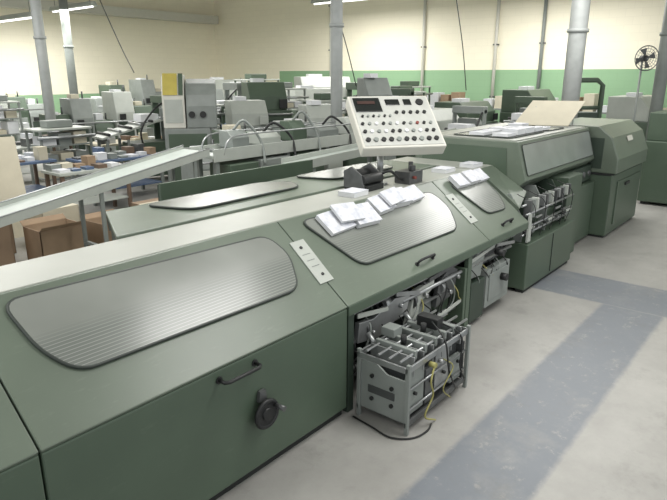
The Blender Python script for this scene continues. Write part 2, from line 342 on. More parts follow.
for x in (2.86,3.06,3.22,3.42): B().cyl((x,1.705,.24),(x,1.685,.24),.012,8).obj('hex_bolt',BLACK,f)
for x in (2.84,2.95,3.07,3.19,3.31,3.44): B().box(x,x+.012,1.70,2.03,0.36,0.49).obj('divider_plate',STEEL,f,0.002)
for y in (1.74,1.82,1.90,1.99): B().cyl((2.74,y,.485),(3.60,y,.485),.009,12).obj('guide_rod',STEEL,f)
for x in (2.88,3.0,3.13,3.25,3.37):
    B().box(x,x+.03,1.72,2.02,.45,.51).obj('rod_clamp',[GREYP,STEEL_D][int(x*50)%2],f,0.004)
for x in (2.95,3.19): B().cyl((x,1.85,.50),(x,1.85,.56),.02,12).obj('clamp_knob',BLACK,f)
B().box(3.25,3.33,1.78,1.94,.50,.58).obj('sensor_box',BLACK,f,.004)
B().box(2.97,3.07,1.94,2.04,.50,.56).obj('sensor_box',GREYP,f,.004)
for x in (2.9,3.35): B().cyl((x,2.02,.44),(x,2.10,.52),.018,10).obj('coupling_arm',STEEL,f)
B().tube(catmull([(2.99,1.64,.40),(2.92,1.62,.32),(2.97,1.63,.20),(2.90,1.64,.08),(3.0,1.62,.012)]),0.006,8).obj('air_hose',YEL,f,label='yellow-green air hose')
B().tube(catmull([(3.14,1.66,.38),(3.22,1.63,.30),(3.12,1.64,.18),(3.25,1.65,.05)]),0.004,8).obj('air_hose',YEL,f)
B().tube(catmull([(3.25,1.82,.56),(3.15,1.66,.5),(3.18,1.64,.3),(3.3,1.65,.12),(3.4,1.68,.05)]),0.006,8).obj('cable',BLACK,f)
B().tube(catmull([(3.30,1.86,.56),(3.4,1.68,.45),(3.36,1.65,.25),(3.46,1.66,.10)]),0.006,8).obj('cable',BLACK,f)
B().cyl((2.99,1.675,.40),(2.99,1.63,.40),.018,12).obj('valve',YEL,f)
B().cyl((3.10,1.675,.38),(3.10,1.64,.38),.014,12).obj('valve',STEEL,f)
hz=T('rubber_hose','thin black rubber cable curling on concrete floor','hose',(2.7,1.85,0))
B().tube(catmull([(2.70,2.06,.008),(2.68,1.90,.008),(2.66,1.74,.008),(2.74,1.63,.008),(2.86,1.60,.008),(2.95,1.62,.008)]),0.006,8).obj('hose_run',BLACK,hz)
# ---------------------------------------------------------------- control console
c=T('control_console','cream control console with push buttons on a slim post','control panel',(4.26,2.98,1.221),rz=math.radians(-35))
b=B(); b.cyl((0,0,0),(0,0,.02),.07,20); b.cyl((0,0,0),(0,0,.32),.028,16); b.obj('post',STEEL,c)
TB=Matrix.Translation((0.13,-0.02,.56))@Matrix.Rotation(math.radians(-50),4,'X')
b=B(); b.box(-.375,.375,0,.11,-.32,.30,TB); hs=b.obj('housing',CREAM,c,0.012)
b=B(); b.box(-.355,.355,-.006,0,-.30,.28,TB); b.obj('face_plate',mat('face_plate',(186,188,182),.4),c,0.002)
for x0,x1,z0,z1 in ((-.34,-.10,.09,.26),(-.05,.08,.17,.24),(.12,.19,.17,.24)):
    B().box(x0,x1,-.014,-.006,z0,z1,TB).obj('display',GLASSD,c,0.003)
B().box(-.31,-.15,-.018,-.014,.18,.215,TB).obj('readout',mat('dim_readout',(70,52,48),.3),c)
def btn(x,z,r,m,th=c,M=TB):
    p0=M@Vector((x,-.006,z)); p1=M@Vector((x,-.022,z)); B().cyl(p0,p1,r,14).obj('push_button',m,th)
for i in range(10): btn(-.315+i*.068,-.24,.021,BLACK if i%3!=1 else GREYP)
for i in range(11): btn(-.32+i*.062,-.145,.016,[BLACK,WHITE,GREYP,WHITE,BLACK][i%5])
for i in range(11): btn(-.32+i*.062,-.055,.014,[BLACK,GREYP,WHITE][i%3] if i!=8 else RED)
for i in range(6): btn(-.30+i*.05,.035,.011,[BLACK,GREYP][i%2])
for i in range(5): btn(.02+i*.065,.075,.016,BLACK)
btn(.27,.2,.035,BLACK)
mm=T('counter_unit','black suction feeder unit with knobs on deck','machine unit',(4.05,3.0,1.221))
b=B(); b.box(3.88,4.12,2.84,3.08,1.222,1.27); b.cyl((3.88,2.9,1.31),(4.14,2.9,1.31),.045,18); b.cyl((3.9,3.02,1.33),(4.1,3.02,1.33),.055,18); b.obj('roller_block',BLACK,mm,0.004)
for x in (3.88,4.13): B().prism([(2.86,1.24),(3.08,1.24),(3.08,1.38),(3.0,1.42),(2.9,1.36)],x-.01,x+.008).obj('side_cheek',STEEL_D,mm,.003)
b=B(); b.box(4.40,4.62,2.76,2.92,1.222,1.33); b.cyl((4.5,2.80,1.33),(4.5,2.80,1.38),.03,12);b.cyl((4.57,2.86,1.33),(4.57,2.86,1.40),.022,12); b.obj('valve_block',STEEL_D,mm,0.004)
B().cyl((4.46,2.76,1.28),(4.46,2.73,1.28),.014,12).obj('indicator_lamp',RED,mm)
B().tube(catmull([(4.13,2.95,1.3),(4.2,2.84,1.36),(4.32,2.82,1.28),(4.40,2.84,1.26)]),.012,8).obj('cable',BLACK,mm)
# ---------------------------------------------------------------- paper bundles
def bundle(name,label,loc,rz,sx,sy,sz,group=None,m=PAGES,tilt=0):
    t=T(name,label,'paper',loc,0,group,local=True)
    t.e.rotation_euler=(Matrix.Rotation(tilt,3,'X')@Matrix.Rotation(rz,3,'Z')).to_euler()
    B().box(-sx/2,sx/2,-sy/2,sy/2,0,sz*.92).obj('page_block',m,t)
    B().box(-sx/2-.002,sx/2+.002,-sy/2-.002,sy/2+.002,sz*.92,sz).obj('top_sheet',PAPER if m is PAGES else m,t)
    return t
for i,(x,t,sz,rz,sx,sy,off) in enumerate([(3.13,.60,.03,.05,.27,.18,.024),(3.42,.585,.045,-.05,.26,.18,.024),(3.70,.63,.05,.06,.23,.15,.024),(3.95,.645,.06,-.03,.22,.15,.024),(4.19,.65,.035,.06,.21,.14,.024),(3.25,.62,.02,-.10,.24,.16,.072),(3.83,.64,.022,.08,.22,.14,.087)]):
    bundle('paper_bundle','flat stack of white printed sheets lying on cover',S(x,t,off),rz,sx,sy,sz,'printed sheets on the near cover',tilt=math.atan(.75))
for i,(x,t,sz) in enumerate([(5.00,.65,.04),(5.22,.65,.05),(5.43,.65,.035)]):
    bundle('paper_bundle','small flat stack of white printed sheets lying on cover',S(x,t,.024),.02*(i-1),.19,.14,sz,'printed sheets on the near cover',tilt=math.atan(.75))
for i,(x,y,rz) in enumerate([(3.72,2.86,.04),(5.25,2.90,.03),(5.75,2.85,-.04)]):
    bundle('paper_bundle','white printed sheets resting on steel deck',(x,y,1.221),rz,.20,.16,.04,'printed sheets on deck')
# ---------------------------------------------------------------- stitching unit
s=T('stitching_machine','tall green stitching unit with glazed hood and low base','printing machine',(7.0,2.1,0))
B().box(5.60,6.98,2.1,2.9,0.04,.52).obj('base_box',GREEN,s,0.008)
B().box(5.62,6.96,2.12,2.2,0,.04).obj('plinth',DARK,s)
B().box(6.30,6.308,2.094,2.102,.07,.50).obj('panel_seam',DARK,s)
B().box(5.60,8.3,2.75,3.8,0.1,1.0).obj('core_body',GREEN_D,s)
B().box(7.0,7.5,2.22,2.7,0.0,1.0).obj('side_cabinet',GREEN,s,0.008)
B().box(7.51,8.33,2.30,2.7,0.03,.78).obj('lower_body',GREEN,s,0.008)
B().box(7.51,8.33,2.36,2.7,0.80,1.0).obj('lower_body',GREEN_D,s,0.008)
for x in (7.6,7.8,8.0,8.2): B().cyl((x,2.34,.9),(x,2.40,.9),.035,14).obj('adjusting_knob',STEEL_D,s)
HX=8.33
hp=[(2.40,1.02),(2.34,1.08),(2.46,1.48),(3.7,1.48),(3.7,.95),(2.5,.95)]
B().prism(hp,6.0,HX).obj('hood',GREEN_L,s,0.01)
B().box(6.05,HX-.05,2.50,3.6,1.48,1.492).obj('hood_top',DECK,s)
B().slab([(5.994,2.55,1.06),(5.994,3.6,1.06),(5.994,3.6,1.41),(5.994,2.58,1.41)],(.004,0,0)).obj('end_panel',GREEN,s)
HW=mat('clear_hood_acrylic',(132,139,134),.22,var=.10,scale=3)
hd=Vector((0,.12,.40)).normalized(); hn=Vector((0,-.40,.12)).normalized()
def H(x,t,off=0): return tuple(Vector((x,2.34,1.08))+hd*t+hn*off)
pts=rounded([(6.06,.05),(8.28,.05),(8.28,.38),(6.06,.38)],.03)
w=B().slab([H(x,t,.003) for x,t in pts],hn*.005).obj('hood_window',HW,s,label='long clear acrylic side cover')
B().tube([H(x,t,.008) for x,t in pts],.005,8,closed=True).obj('gasket',GASK,s,parent=w)
def HT(x,t,off=0): return (x,2.56+t,1.494+off)
for a,b_ in ((6.15,7.15),(7.3,7.85)):
    pts=rounded([(a,.05),(b_,.05),(b_,.75),(a,.75)],.08)
    w=B().slab([HT(x,t,.002) for x,t in pts],(0,0,.005)).obj('top_window',HW,s)
    B().tube([HT(x,t,.006) for x,t in pts],.007,8,closed=True).obj('gasket',GASK,s,parent=w)
B().box(5.62,6.95,2.28,2.74,.52,.70).obj('upper_base',GREEN,s,.004)
for i,x in enumerate((5.66,5.95,6.3,6.8)):
    B().prism([(2.2,.52),(2.74,.52),(2.74,1.0),(2.35,1.0),(2.2,.75)],x,x+.02).obj('bearing_plate',[GREYP,GREEN_D][i%2],s,.003)
for y,z in ((2.18,.60),(2.25,.76),(2.2,.90),(2.16,.68),(2.15,.82)): B().cyl((5.6,y,z),(7.0,y,z),.011,12).obj('drive_shaft',STEEL,s)
for i in range(14):
    x=5.70+i*.092; q=random.uniform
    B().cyl((x,2.2,.60),(x+.035,2.2,.60),q(.02,.035),14).obj('pulley',[STEEL_D,STEEL,GREYP][i%3],s)
    B().box(x,x+q(.02,.045),2.14+q(0,.03),2.22,.80+q(-.04,.06),.95).obj('stitch_head',[STEEL_D,GREYP,LGREY,BOXD,STEEL][i%5],s,.004)
    if i%3==0: B().tube(catmull([(x,2.3,1.0),(x+.04,2.13,.9),(x+.05,2.12,.7),(x+q(-.05,.06),2.14,.54)]),.004,6).obj('cable',BLACK,s)
    if i%2==0: B().box(x-.05,x+.10,2.125,2.14,.66+.045*(i%3),.68+.045*(i%3)).obj('link_bar',[LGREY,STEEL_D,STEEL][i%3],s,.002)
B().slab([(5.62,2.12,.54),(5.70,2.12,.54),(5.69,2.12,.82),(5.64,2.12,.82)],(0,.02,0)).obj('guard_plate',LGREY,s)
B().slab([(5.60,2.22,.88),(5.99,2.32,.98),(5.99,2.72,1.22),(5.60,2.70,1.22)],(0,.02,-.03)).obj('transition_cover',GREEN_L,s)
B().box(5.60,5.99,2.72,3.8,1.19,1.22).obj('deck_plate',DECK,s)
cf=T('cream_flap','tilted open beige cover board beside trimmer','board',(8.2,2.8,1.51))
B().slab([(7.72,3.25,1.51),(7.98,2.62,1.51),(8.58,2.62,1.80),(8.32,3.25,1.80)],(-.004,0,.010)).obj('flap',CARD_L,cf)
B().cyl((8.26,2.66,1.51),(8.42,2.70,1.715),.008,8).obj('stay_rod',STEEL,cf)
B().cyl((8.14,3.15,1.51),(8.2,3.15,1.735),.008,8).obj('stay_rod',STEEL,cf)
for i in range(10):
    x=6.28+(i%5)*.26; y=2.74 if i<5 else 3.02
    bundle('paper_bundle','white printed sheets stacked on hood',(x,y,1.509),random.uniform(-.04,.04),.22,.18,random.choice([.03,.045,.06]),'printed sheets on hood')
# ---------------------------------------------------------------- end trimmer
e=T('trimmer_machine','green three knife trimmer cabinet with hinged cover','printing machine',(9.2,2.1,0))
TX0,TX1=8.36,9.98
B().box(TX0+.02,TX1,2.1,3.1,.03,.86).obj('lower_cabinet',GREEN,e,.01)
ep=[(2.05,.89),(2.05,1.08),(2.16,1.36),(2.34,1.50),(3.1,1.50),(3.1,.89)]
B().prism(ep,TX0,TX1).obj('hinged_cover',GREEN_L,e,.015)
B().box(TX0+.01,TX1-.01,2.11,3.09,.86,.89).obj('seam_band',DARK,e)
B().box(TX0+.3,TX1-.1,2.085,2.10,.15,.75).obj('access_panel',GREEN,e,.004)
B().box(9.0,9.2,2.06,2.085,.66,.70).obj('door_handle',BLACK,e,.004)
B().slab([(9.0,2.115,1.27),(9.25,2.115,1.27),(9.25,2.14,1.335),(9.0,2.14,1.335)],(0,-.005,.005)).obj('label_plate',CREAM,e)
B().box(TX0-.012,TX0+.02,2.35,2.95,.15,.75).obj('access_door',GREEN,e,.004)
B().box(TX0-.012,TX0,2.25,2.9,.95,1.35).obj('vent_panel',GREEN_D,e,.004)
B().box(TX0+.04,TX1-.02,2.13,3.0,0,.03).obj('plinth',DARK,e)
# ---------------------------------------------------------------- rear guard and conveyors
rg=T('guard_panel','dark green sheet metal guard panel standing on floor','panel',(4.1,4.6,0))
B().box(3.1,5.2,4.6,4.63,.05,1.2).obj('sheet',GREEN,rg,.004)
for x in (3.12,4.1,5.12): B().box(x,x+.05,4.632,4.68,0,1.18).obj('stanchion',GREEN_D,rg)
BELT=mat('belt_grey',(172,180,174),.45,var=.05)
cv=T('belt_conveyor','long smooth pale grey chute conveyor with low rails','conveyor',(3.0,6.1,0))
def cz(x): return .87+(x-2.2)*.165
xa,xb=.6,4.68
for y in (5.84,6.36):
    B().slab([(xa,y,cz(xa)),(xb,y,cz(xb)),(xb,y,cz(xb)-.09),(xa,y,cz(xa)-.09)],(0,.012,0)).obj('side_rail',LGREY,cv)
    B().tube([(xa,y+.006,cz(xa)+.003),(xb,y+.006,cz(xb)+.003)],.009,8).obj('edge_bead',STEEL,cv)
B().slab([(xa,5.852,cz(xa)-.04),(xb,5.852,cz(xb)-.04),(xb,6.36,cz(xb)-.04),(xa,6.36,cz(xa)-.04)],(0,0,-.015)).obj('belt',BELT,cv)
for x in (1.5,3.2,4.45):
    b=B(); b.box(x,x+.04,5.86,5.89,0,cz(x)-.06); b.box(x,x+.04,6.32,6.35,0,cz(x)-.06); b.box(x,x+.04,5.89,6.32,.3,.33); b.obj('trestle',GREYP,cv)
cv2=T('transfer_conveyor','bulky grey green transfer conveyor with steel rails and hoses','conveyor',(6.5,6.1,0))
B().box(4.74,8.6,5.85,6.3,1.14,1.18).obj('bed',BELT,cv2,.004)
B().box(4.74,8.6,5.83,5.85,1.10,1.26).obj('side_rail',LGREY,cv2,.003)
B().box(4.74,8.6,6.30,6.32,1.10,1.26).obj('side_rail',LGREY,cv2,.003)
for y in (5.84,6.3):
    B().tube(catmull([(4.9,y,1.18),(5.0,y,1.36),(5.3,y,1.41),(6.4,y,1.41),(7.4,y,1.41),(8.4,y,1.41),(8.6,y,1.2)]),.012,8).obj('hand_rail',STEEL,cv2)
for x in [5.0+.25*i for i in range(15)]: B().cyl((x,5.86,1.20),(x,6.29,1.20),.025,10).obj('roller',STEEL,cv2)
for x in (4.8,6.1,7.3,8.4):
    b=B(); b.box(x,x+.06,5.88,5.94,0,1.14); b.box(x,x+.06,6.22,6.28,0,1.14); b.obj('leg',GREYP,cv2)
for i,(x,w_,z0,z1,m) in enumerate(((4.95,.5,.70,1.05,GREEN),(5.5,.55,.60,1.06,GREYP),(6.2,.6,.72,1.06,GREEN),(6.9,.35,.62,1.04,LGREY),(7.4,.7,.66,1.06,GREEN),(8.15,.3,.72,1.04,GREYP))):
    B().box(x,x+w_,5.78,6.2,z0,z1).obj('drive_box',m,cv2,.012)
for i,(x,w_,h_,m) in enumerate(((5.15,.30,.22,GREYP),(5.65,.4,.16,LGREY),(6.3,.3,.28,GREEN),(6.9,.45,.18,GREYP),(7.6,.35,.26,LGREY),(8.1,.3,.2,GREEN))):
    B().prism([(5.95,1.23),(6.22,1.23),(6.22,1.23+h_),(6.05,1.23+h_),(5.95,1.23+h_*.6)],x,x+w_).obj('suction_head',m,cv2,.012)
    B().tube(catmull([(x+w_/2,6.1,1.23+h_),(x+w_/2+.1,5.98,1.35+h_),(x+w_+.12,5.86,1.3),(x+w_+.1,5.76,1.0)]),.018,8).obj('air_hose',BLACK if i%2 else GREYP,cv2)
cv3=T('trough_conveyor','pale sheet metal trough conveyor running beside machine','conveyor',(7.0,5.0,0))
for y0,z0 in ((4.95,1.12),):
    B().slab([(5.4,y0,z0-.05),(9.3,y0,z0+.10),(9.3,y0+.35,z0+.10),(5.4,y0+.35,z0-.05)],(0,0,-.03)).obj('trough',BELT,cv3)
    for yy in (y0-.02,y0+.35): B().slab([(5.4,yy,z0-.1),(9.3,yy,z0+.05),(9.3,yy,z0+.16),(5.4,yy,z0+.01)],(0,.02,0)).obj('side_rail',LGREY,cv3)
for x in (5.6,7.2,9.0):
    b=B(); b.box(x,x+.06,4.96,5.02,0,1.0+(x-5.4)*.03); b.box(x,x+.06,5.22,5.28,0,1.0+(x-5.4)*.03); b.box(x+.01,x+.05,5.0,5.24,.3,.34); b.obj('trestle',GREYP,cv3)
# ---------------------------------------------------------------- cartons
def carton(loc,sx,sy,sz,rz,label,m=CARD,open_=True,group='cartons on the floor'):
    t=T('cardboard_carton',label,'box',loc,rz,group,local=True)
    b=B(); th=.008
    b.box(-sx/2,sx/2,-sy/2,-sy/2+th,0,sz); b.box(-sx/2,sx/2,sy/2-th,sy/2,0,sz); b.box(-sx/2,-sx/2+th,-sy/2,sy/2,0,sz); b.box(sx/2-th,sx/2,-sy/2,sy/2,0,sz); b.box(-sx/2,sx/2,-sy/2,sy/2,0,th)
    b.obj('box_body',m,t)
    if open_:
        for sg in (-1,1):
            B().slab([(-sx/2,sg*sy/2,sz),(sx/2,sg*sy/2,sz),(sx/2,sg*(sy/2+sy*.16),sz+.05),(-sx/2,sg*(sy/2+sy*.16),sz+.05)],(0,0,.006)).obj('flap',CARD,t)
        B().box(-sx/2+.02,sx/2-.02,-sy/2+.02,sy/2-.02,.01,sz*.7).obj('paper_fill',WHITE,t)
    else:
        B().box(-sx/2,sx/2,-sy/2,sy/2,sz,sz+.006).obj('lid',m,t)
        B().box(-sx/2-.001,sx/2+.001,-.025,.025,sz+.006,sz+.008).obj('packing_tape',CARD_L,t)
    return t
carton((3.10,6.82,0),.52,.42,.46,.0,'brown cardboard carton with open flaps on floor')
carton((2.42,7.1,0),.46,.45,.72,-.05,'tall brown cardboard carton beside conveyor',CARD_D)
carton((3.82,6.82,0),.46,.40,.40,.05,'brown cardboard carton with open flaps on floor')
carton((3.45,7.6,0),.5,.45,.52,.1,'closed pale carton on floor',CARD_L,False)
carton((4.5,6.85,0),.46,.4,.5,0,'closed brown carton on floor',CARD_D,False)
carton((2.7,7.85,0),.5,.5,.6,0,'closed brown carton on floor',CARD_D,False)
bd=T('board_panel','cream board panel leaning beside worktables','board',(2.9,8.6,0))
B().slab([(2.5,8.5,0),(3.5,8.3,0),(3.5,8.5,1.35),(2.5,8.7,1.35)],(0,.03,0)).obj('sheet',CARD_L,bd)
# ---------------------------------------------------------------- worktables with clutter
def table(loc,sx,sy,rz,topm,legm,label,h=.75):
    t=T('worktable',label,'table',loc,rz,'worktables in the bindery',local=True)
    B().box(-sx/2,sx/2,-sy/2,sy/2,h-.04,h).obj('tabletop',topm,t,.004)
    for x in (-sx/2+.06,sx/2-.06):
        for y in (-sy/2+.06,sy/2-.06): B().box(x-.025,x+.025,y-.025,y+.025,0,h-.04).obj('leg',legm,t)
    B().box(-sx/2+.06,sx/2-.06,-sy/2+.06,sy/2-.06,.22,.24).obj('lower_shelf',topm,t)
    return t
TB_=[((4.1,10.6,0),1.5,.8,BLUE),((5.75,9.8,0),1.5,.8,BLUE),((5.4,12.8,0),1.8,.9,LGREY),((7.3,12.0,0),1.6,.8,CARD_L),((8.9,15.6,0),1.8,.9,LGREY),((6.4,17.0,0),1.8,.9,LGREY),((4.7,15.0,0),1.8,.9,CARD_L),((10.2,12.6,0),1.6,.8,LGREY),((4.7,8.9,0),1.2,.6,LGREY),((3.6,12.6,0),1.5,.8,BROWN)]
k=0
for loc,sx,sy,m in TB_:
    table(loc,sx,sy,0,m,BROWN if k%2==0 else GREYP,{BLUE:'dull blue topped worktable loaded with printed stacks',BROWN:'brown wooden worktable loaded with printed stacks'}.get(m,'pale topped worktable loaded with printed stacks'))
    nj=int(sx/.2)
    for j in range(nj):
        for row in (-1,1):
            if random.random()<.1: continue
            ox=-sx/2+.12+j*.2; oy=row*sy*.24+random.uniform(-.03,.03)
            hh=random.choice([.03,.04,.06,.09,.12,.16,.22])
            mt=random.choice([PAGES,WHITE,CARD_L,PAGES,GREYP,BLUE,CARD,BROWN,PAGES,PAGES,GREYP,STEEL_D])
            bundle('paper_stack',{CARD:'small brown carton of prints on worktable',BROWN:'small brown carton of prints on worktable',BLUE:'blue covered stack on worktable'}.get(mt,'stack of printed sheets on worktable'),(loc[0]+ox,loc[1]+oy,.751),random.uniform(-.06,.06),random.uniform(.12,.17),random.uniform(.15,.24),hh,'paper stacks on worktables',m=mt)
    k+=1
# ---------------------------------------------------------------- background machines
tw=T('feeder_tower','cream feeder tower with slim yellow and green panels','machine',(7.1,9.45,0),rz=math.radians(-40))
B().box(-.42,.42,-.35,.35,0,1.2).obj('base_cabinet',GREYP,tw,.02)
B().prism([(-.36,1.2),(-.36,1.78),(-.12,2.15),(.35,2.15),(.35,1.2)],-.42,-.02).obj('upper_housing',CREAM,tw,.02)
B().prism([(-.36,1.2),(-.36,1.60),(-.3,1.80),(-.12,2.0),(.1,2.08),(.35,2.08),(.35,1.2)],0,.55).obj('round_housing',GREYP,tw,.02)
B().slab([(-.40,-.375,1.80),(-.14,-.375,1.80),(-.14,-.13,2.17),(-.40,-.13,2.17)],(0,.01,.01)).obj('yellow_panel',YELP,tw)
B().slab([(-.12,-.375,1.80),(-.04,-.375,1.80),(-.04,-.13,2.17),(-.12,-.13,2.17)],(0,.01,.01)).obj('green_panel',GREEN,tw)
B().box(-.38,-.06,-.37,-.355,1.3,1.72).obj('front_door',LGREY,tw,.004)
B().box(-.35,.35,-.36,-.352,.2,1.1).obj('lower_door',GREEN,tw,.004)
for x in (.1,.3): B().cyl((x,-.37,1.45),(x,-.40,1.45),.06,16).obj('dial',BLACK,tw)
def machine(name,label,loc,rz,sx,sy,h,m,extra=0):
    t=T(name,label,'machine',loc,rz,local=True)
    B().box(-sx/2,sx/2,-sy/2,sy/2,.05,h*.7).obj('body',m,t,.02)
    B().prism([(-sy/2+.05,h*.7),(-sy/2+.05,h*.85),(-sy/2+.25,h),(sy/2,h),(sy/2,h*.7)],-sx/2+.05,sx/2-.1).obj('hood',m if extra%2 else LGREY,t,.015)
    B().box(-sx/2+.1,sx/2-.1,-sy/2-.01,-sy/2,h*.15,h*.6).obj('door',GREEN_D if m is GREEN else GREYP,t,.004)
    for x in (-sx/2+.05,sx/2-.12):
        for y in (-sy/2+.05,sy/2-.12): B().box(x,x+.07,y,y+.07,0,.05).obj('foot',BLACK,t)
    B().cyl((-sx/2,-sy/2-.06,h*.66),(sx/2,-sy/2-.06,h*.66),.025,10).obj('front_rail',STEEL,t)
    B().box(sx/2-.3,sx/2-.12,-sy/2-.04,-sy/2,h*.72,h*.82).obj('switch_box',[LGREY,BLACK,CREAM][int(sx*10)%3],t,.004)
    B().box(-sx*.3,-sx*.05,-.1,.15,h,h+.08).obj('top_pile',WHITE,t)
    return t
def sheeter(label,loc,rz,L,h,m):
    t=T('sheet_feeder',label,'machine',loc,rz,local=True)
    B().box(-L*.15,L*.5,-.3,.3,.12,h*.55).obj('base_cabinet',m,t,.015)
    for x in (-L*.45,-L*.2,L*.42):
        for y in (-.28,.24): B().box(x,x+.05,y,y+.05,0,h*.6).obj('leg',GREYP,t)
    B().slab([(-L*.5,-.32,h*.62),(L*.3,-.32,h*.85),(L*.3,.32,h*.85),(-L*.5,.32,h*.62)],(0,0,.04)).obj('feed_table',LGREY,t)
    for i in range(6):
        x=-L*.42+i*L*.13; z=h*.62+.06+(x+L*.5)/(L*.8)*h*.23
        B().cyl((x,-.34,z),(x,.34,z),.028,10).obj('roller',STEEL if i%2 else BLACK,t)
    b=B()
    for y in (-.34,.30): b.box(L*.28,L*.36,y,y+.04,h*.5,h*1.12)
    b.box(L*.26,L*.38,-.34,.34,h*1.06,h*1.16); b.obj('gantry',m,t,.01)
    B().prism([(-.28,h*.55),(-.28,h*.8),(-.1,h*.98),(.28,h*.98),(.28,h*.55)],L*.36,L*.5).obj('drive_head',GREYP,t,.01)
    B().tube(catmull([(L*.3,-.3,h*1.1),(L*.1,-.36,h*.95),(-L*.05,-.36,h*.7),(0,-.33,h*.4)]),.02,8).obj('air_hose',BLACK,t)
    B().box(L*.0,L*.22,-.2,.2,h*.82,h*.92).obj('sheet_pile',WHITE,t)
    B().box(-L*.1,L*.1,-.325,-.305,h*.2,h*.45).obj('control_box',LGREY,t,.004)
    return t
def stacker(label,loc,rz,w_,h,m):
    t=T('sheet_stacker',label,'machine',loc,rz,local=True)
    for x in (-w_/2,w_/2-.04):
        for y in (-.3,.26): B().box(x,x+.04,y,y+.04,0,h).obj('upright',m,t)
    for z in (.25,h*.5,h*.75): B().box(-w_/2+.04,w_/2-.04,-.3,.3,z,z+.025).obj('shelf_plate',GREYP,t)
    for z,mm_ in ((.275,CARD),(h*.5+.025,PAGES),(h*.75+.025,WHITE)):
        n=max(2,int(w_/.3))
        for i in range(n):
            x=-w_/2+.08+i*(w_-.1)/n; hh=random.uniform(.08,h*.2)
            B().box(x,x+(w_-.1)/n-.05,-.22,.2,z,z+hh).obj('stored_pile',random.choice([mm_,CARD_L,WHITE,GREYP]),t)
    B().box(-w_/2-.02,w_/2+.02,-.31,.31,h,h+.04).obj('top_cover',LGREY,t,.01)
    B().box(-w_/4,w_/4,-.1,.2,h+.04,h+.18).obj('motor_box',m,t,.02)
    B().cyl((-w_/2-.06,-.33,h*.9),(w_/2+.06,-.33,h*.9),.03,10).obj('roller',STEEL,t)
    return t
def long_press(label,loc,rz,L,h,m):
    t=T('long_press',label,'machine',loc,rz,local=True); n=int(L/.5); d=L/n
    for i in range(n):
        x=-L/2+i*d; hh=h*[.72,.92,.62,1.0,.8,.68][i%6]
        B().prism([(-.42,.06),(-.42,hh*.72),(-.30,hh),(.40,hh),(.40,.06)],x+.01,x+d-.02).obj('housing_section',[m,GREYP,m,LGREY][i%4] if m is GREEN else [GREYP,GREEN,LGREY,GREYP][i%4],t,.02)
        B().box(x+.06,x+d-.08,-.432,-.42,hh*.15,hh*.6).obj('section_door',GREEN_D if i%2 else GREYP,t,.004)
        B().box(x+.10,x+d*.55,-.2,.1,hh,hh+.05+.05*(i%3)).obj('top_pile',[WHITE,CARD_L,PAGES][i%3],t,.004)
        B().cyl((x+d*.75,-.1,hh),(x+d*.75,-.1,hh+.16),.02,10).obj('lamp_post',STEEL_D,t)
        B().box(x+.1,x+.25,-.46,-.42,hh*.62,hh*.70).obj('switch_box',[LGREY,BLACK][i%2],t,.004)
        B().cyl((x+d*.5,-.42,hh*.35),(x+d*.5,-.48,hh*.35),.05,14).obj('hand_wheel',BLACK,t)
    B().box(-L/2+.05,L/2-.05,-.38,.38,0,.06).obj('plinth',DARK,t)
    B().cyl((-L/2,-.50,h*.6),(L/2,-.50,h*.6),.02,10).obj('front_rail',STEEL,t)
    return t
machine('folding_machine','grey green folding machine with feed hood',(8.5,9.3,0),-.5,.9,.7,1.65,GREYP)
machine('folding_machine','dark green machine housing with rail',(9.6,9.9,0),-.5,1.0,.8,2.0,GREEN,1)
machine('folding_machine','grey folding machine with feed hood',(8.95,7.7,0),-.4,.8,.6,1.6,GREYP)
machine('electrical_cabinet','tall grey electrical cabinet',(9.75,6.95,0),-.4,.7,.5,2.1,GREYP,1)
machine('press_unit','long green press unit beside column',(11.3,6.6,0),0,1.5,.8,1.45,GREEN)
machine('press_unit','long green press unit near wall',(13.1,6.7,0),0,1.6,.9,1.55,GREEN,1)
machine('folding_machine','green machine beside wall',(12.4,10.9,0),-.3,1.6,.9,1.8,GREEN)
machine('bindery_cabinet','green machine cabinet standing beyond trimmer',(11.7,1.9,0),0,1.1,.9,1.55,GREEN,1)
machine('bindery_cabinet','green machine cabinet near fan',(14.8,3.4,0),0,1.4,.9,1.7,GREEN)
machine('bindery_cabinet','green machine cabinet near wall',(15.2,6.0,0),0,1.6,.9,1.8,GREEN,1)
machine('folding_machine','grey green machine near wall',(13.9,16.3,0),-.3,1.6,.9,2.0,GREYP)
machine('folding_machine','green machine near wall',(14.8,12.6,0),-.5,1.8,.9,2.1,GREEN)
long_press('long green multi section folding line',(7.9,14.1,0),-.15,2.6,1.75,GREEN)
long_press('long green multi section line near wall',(7.2,19.3,0),0,3.4,1.9,GREEN)
long_press('grey green multi section line near wall',(11.4,18.3,0),0,2.8,2.0,GREYP)
long_press('grey green gathering machine with stepped housings',(7.0,7.6,0),-.35,2.3,1.36,GREYP)
long_press('long green multi section line beside rack',(12.2,14.4,0),0,2.6,1.9,GREEN)
sheeter('green inclined sheet feeder with rollers and gantry',(7.0,11.0,0),-.2,1.7,1.5,GREEN)
sheeter('grey inclined sheet feeder with black hose',(9.3,11.3,0),-.2,1.6,1.7,GREYP)
sheeter('green sheet feeder with pale table',(11.4,9.2,0),-.2,1.8,1.7,GREEN)
sheeter('green sheet feeder with pale table',(11.2,7.7,0),0,1.6,1.6,GREEN)
sheeter('pale sheet feeder beside trough conveyor',(10.4,5.5,0),0,1.5,1.35,GREYP)
sheeter('green sheet feeder beside column',(12.9,5.3,0),0,1.7,1.45,GREEN)
sheeter('grey sheet feeder near posts',(3.7,16.6,0),0,1.6,1.5,GREYP)
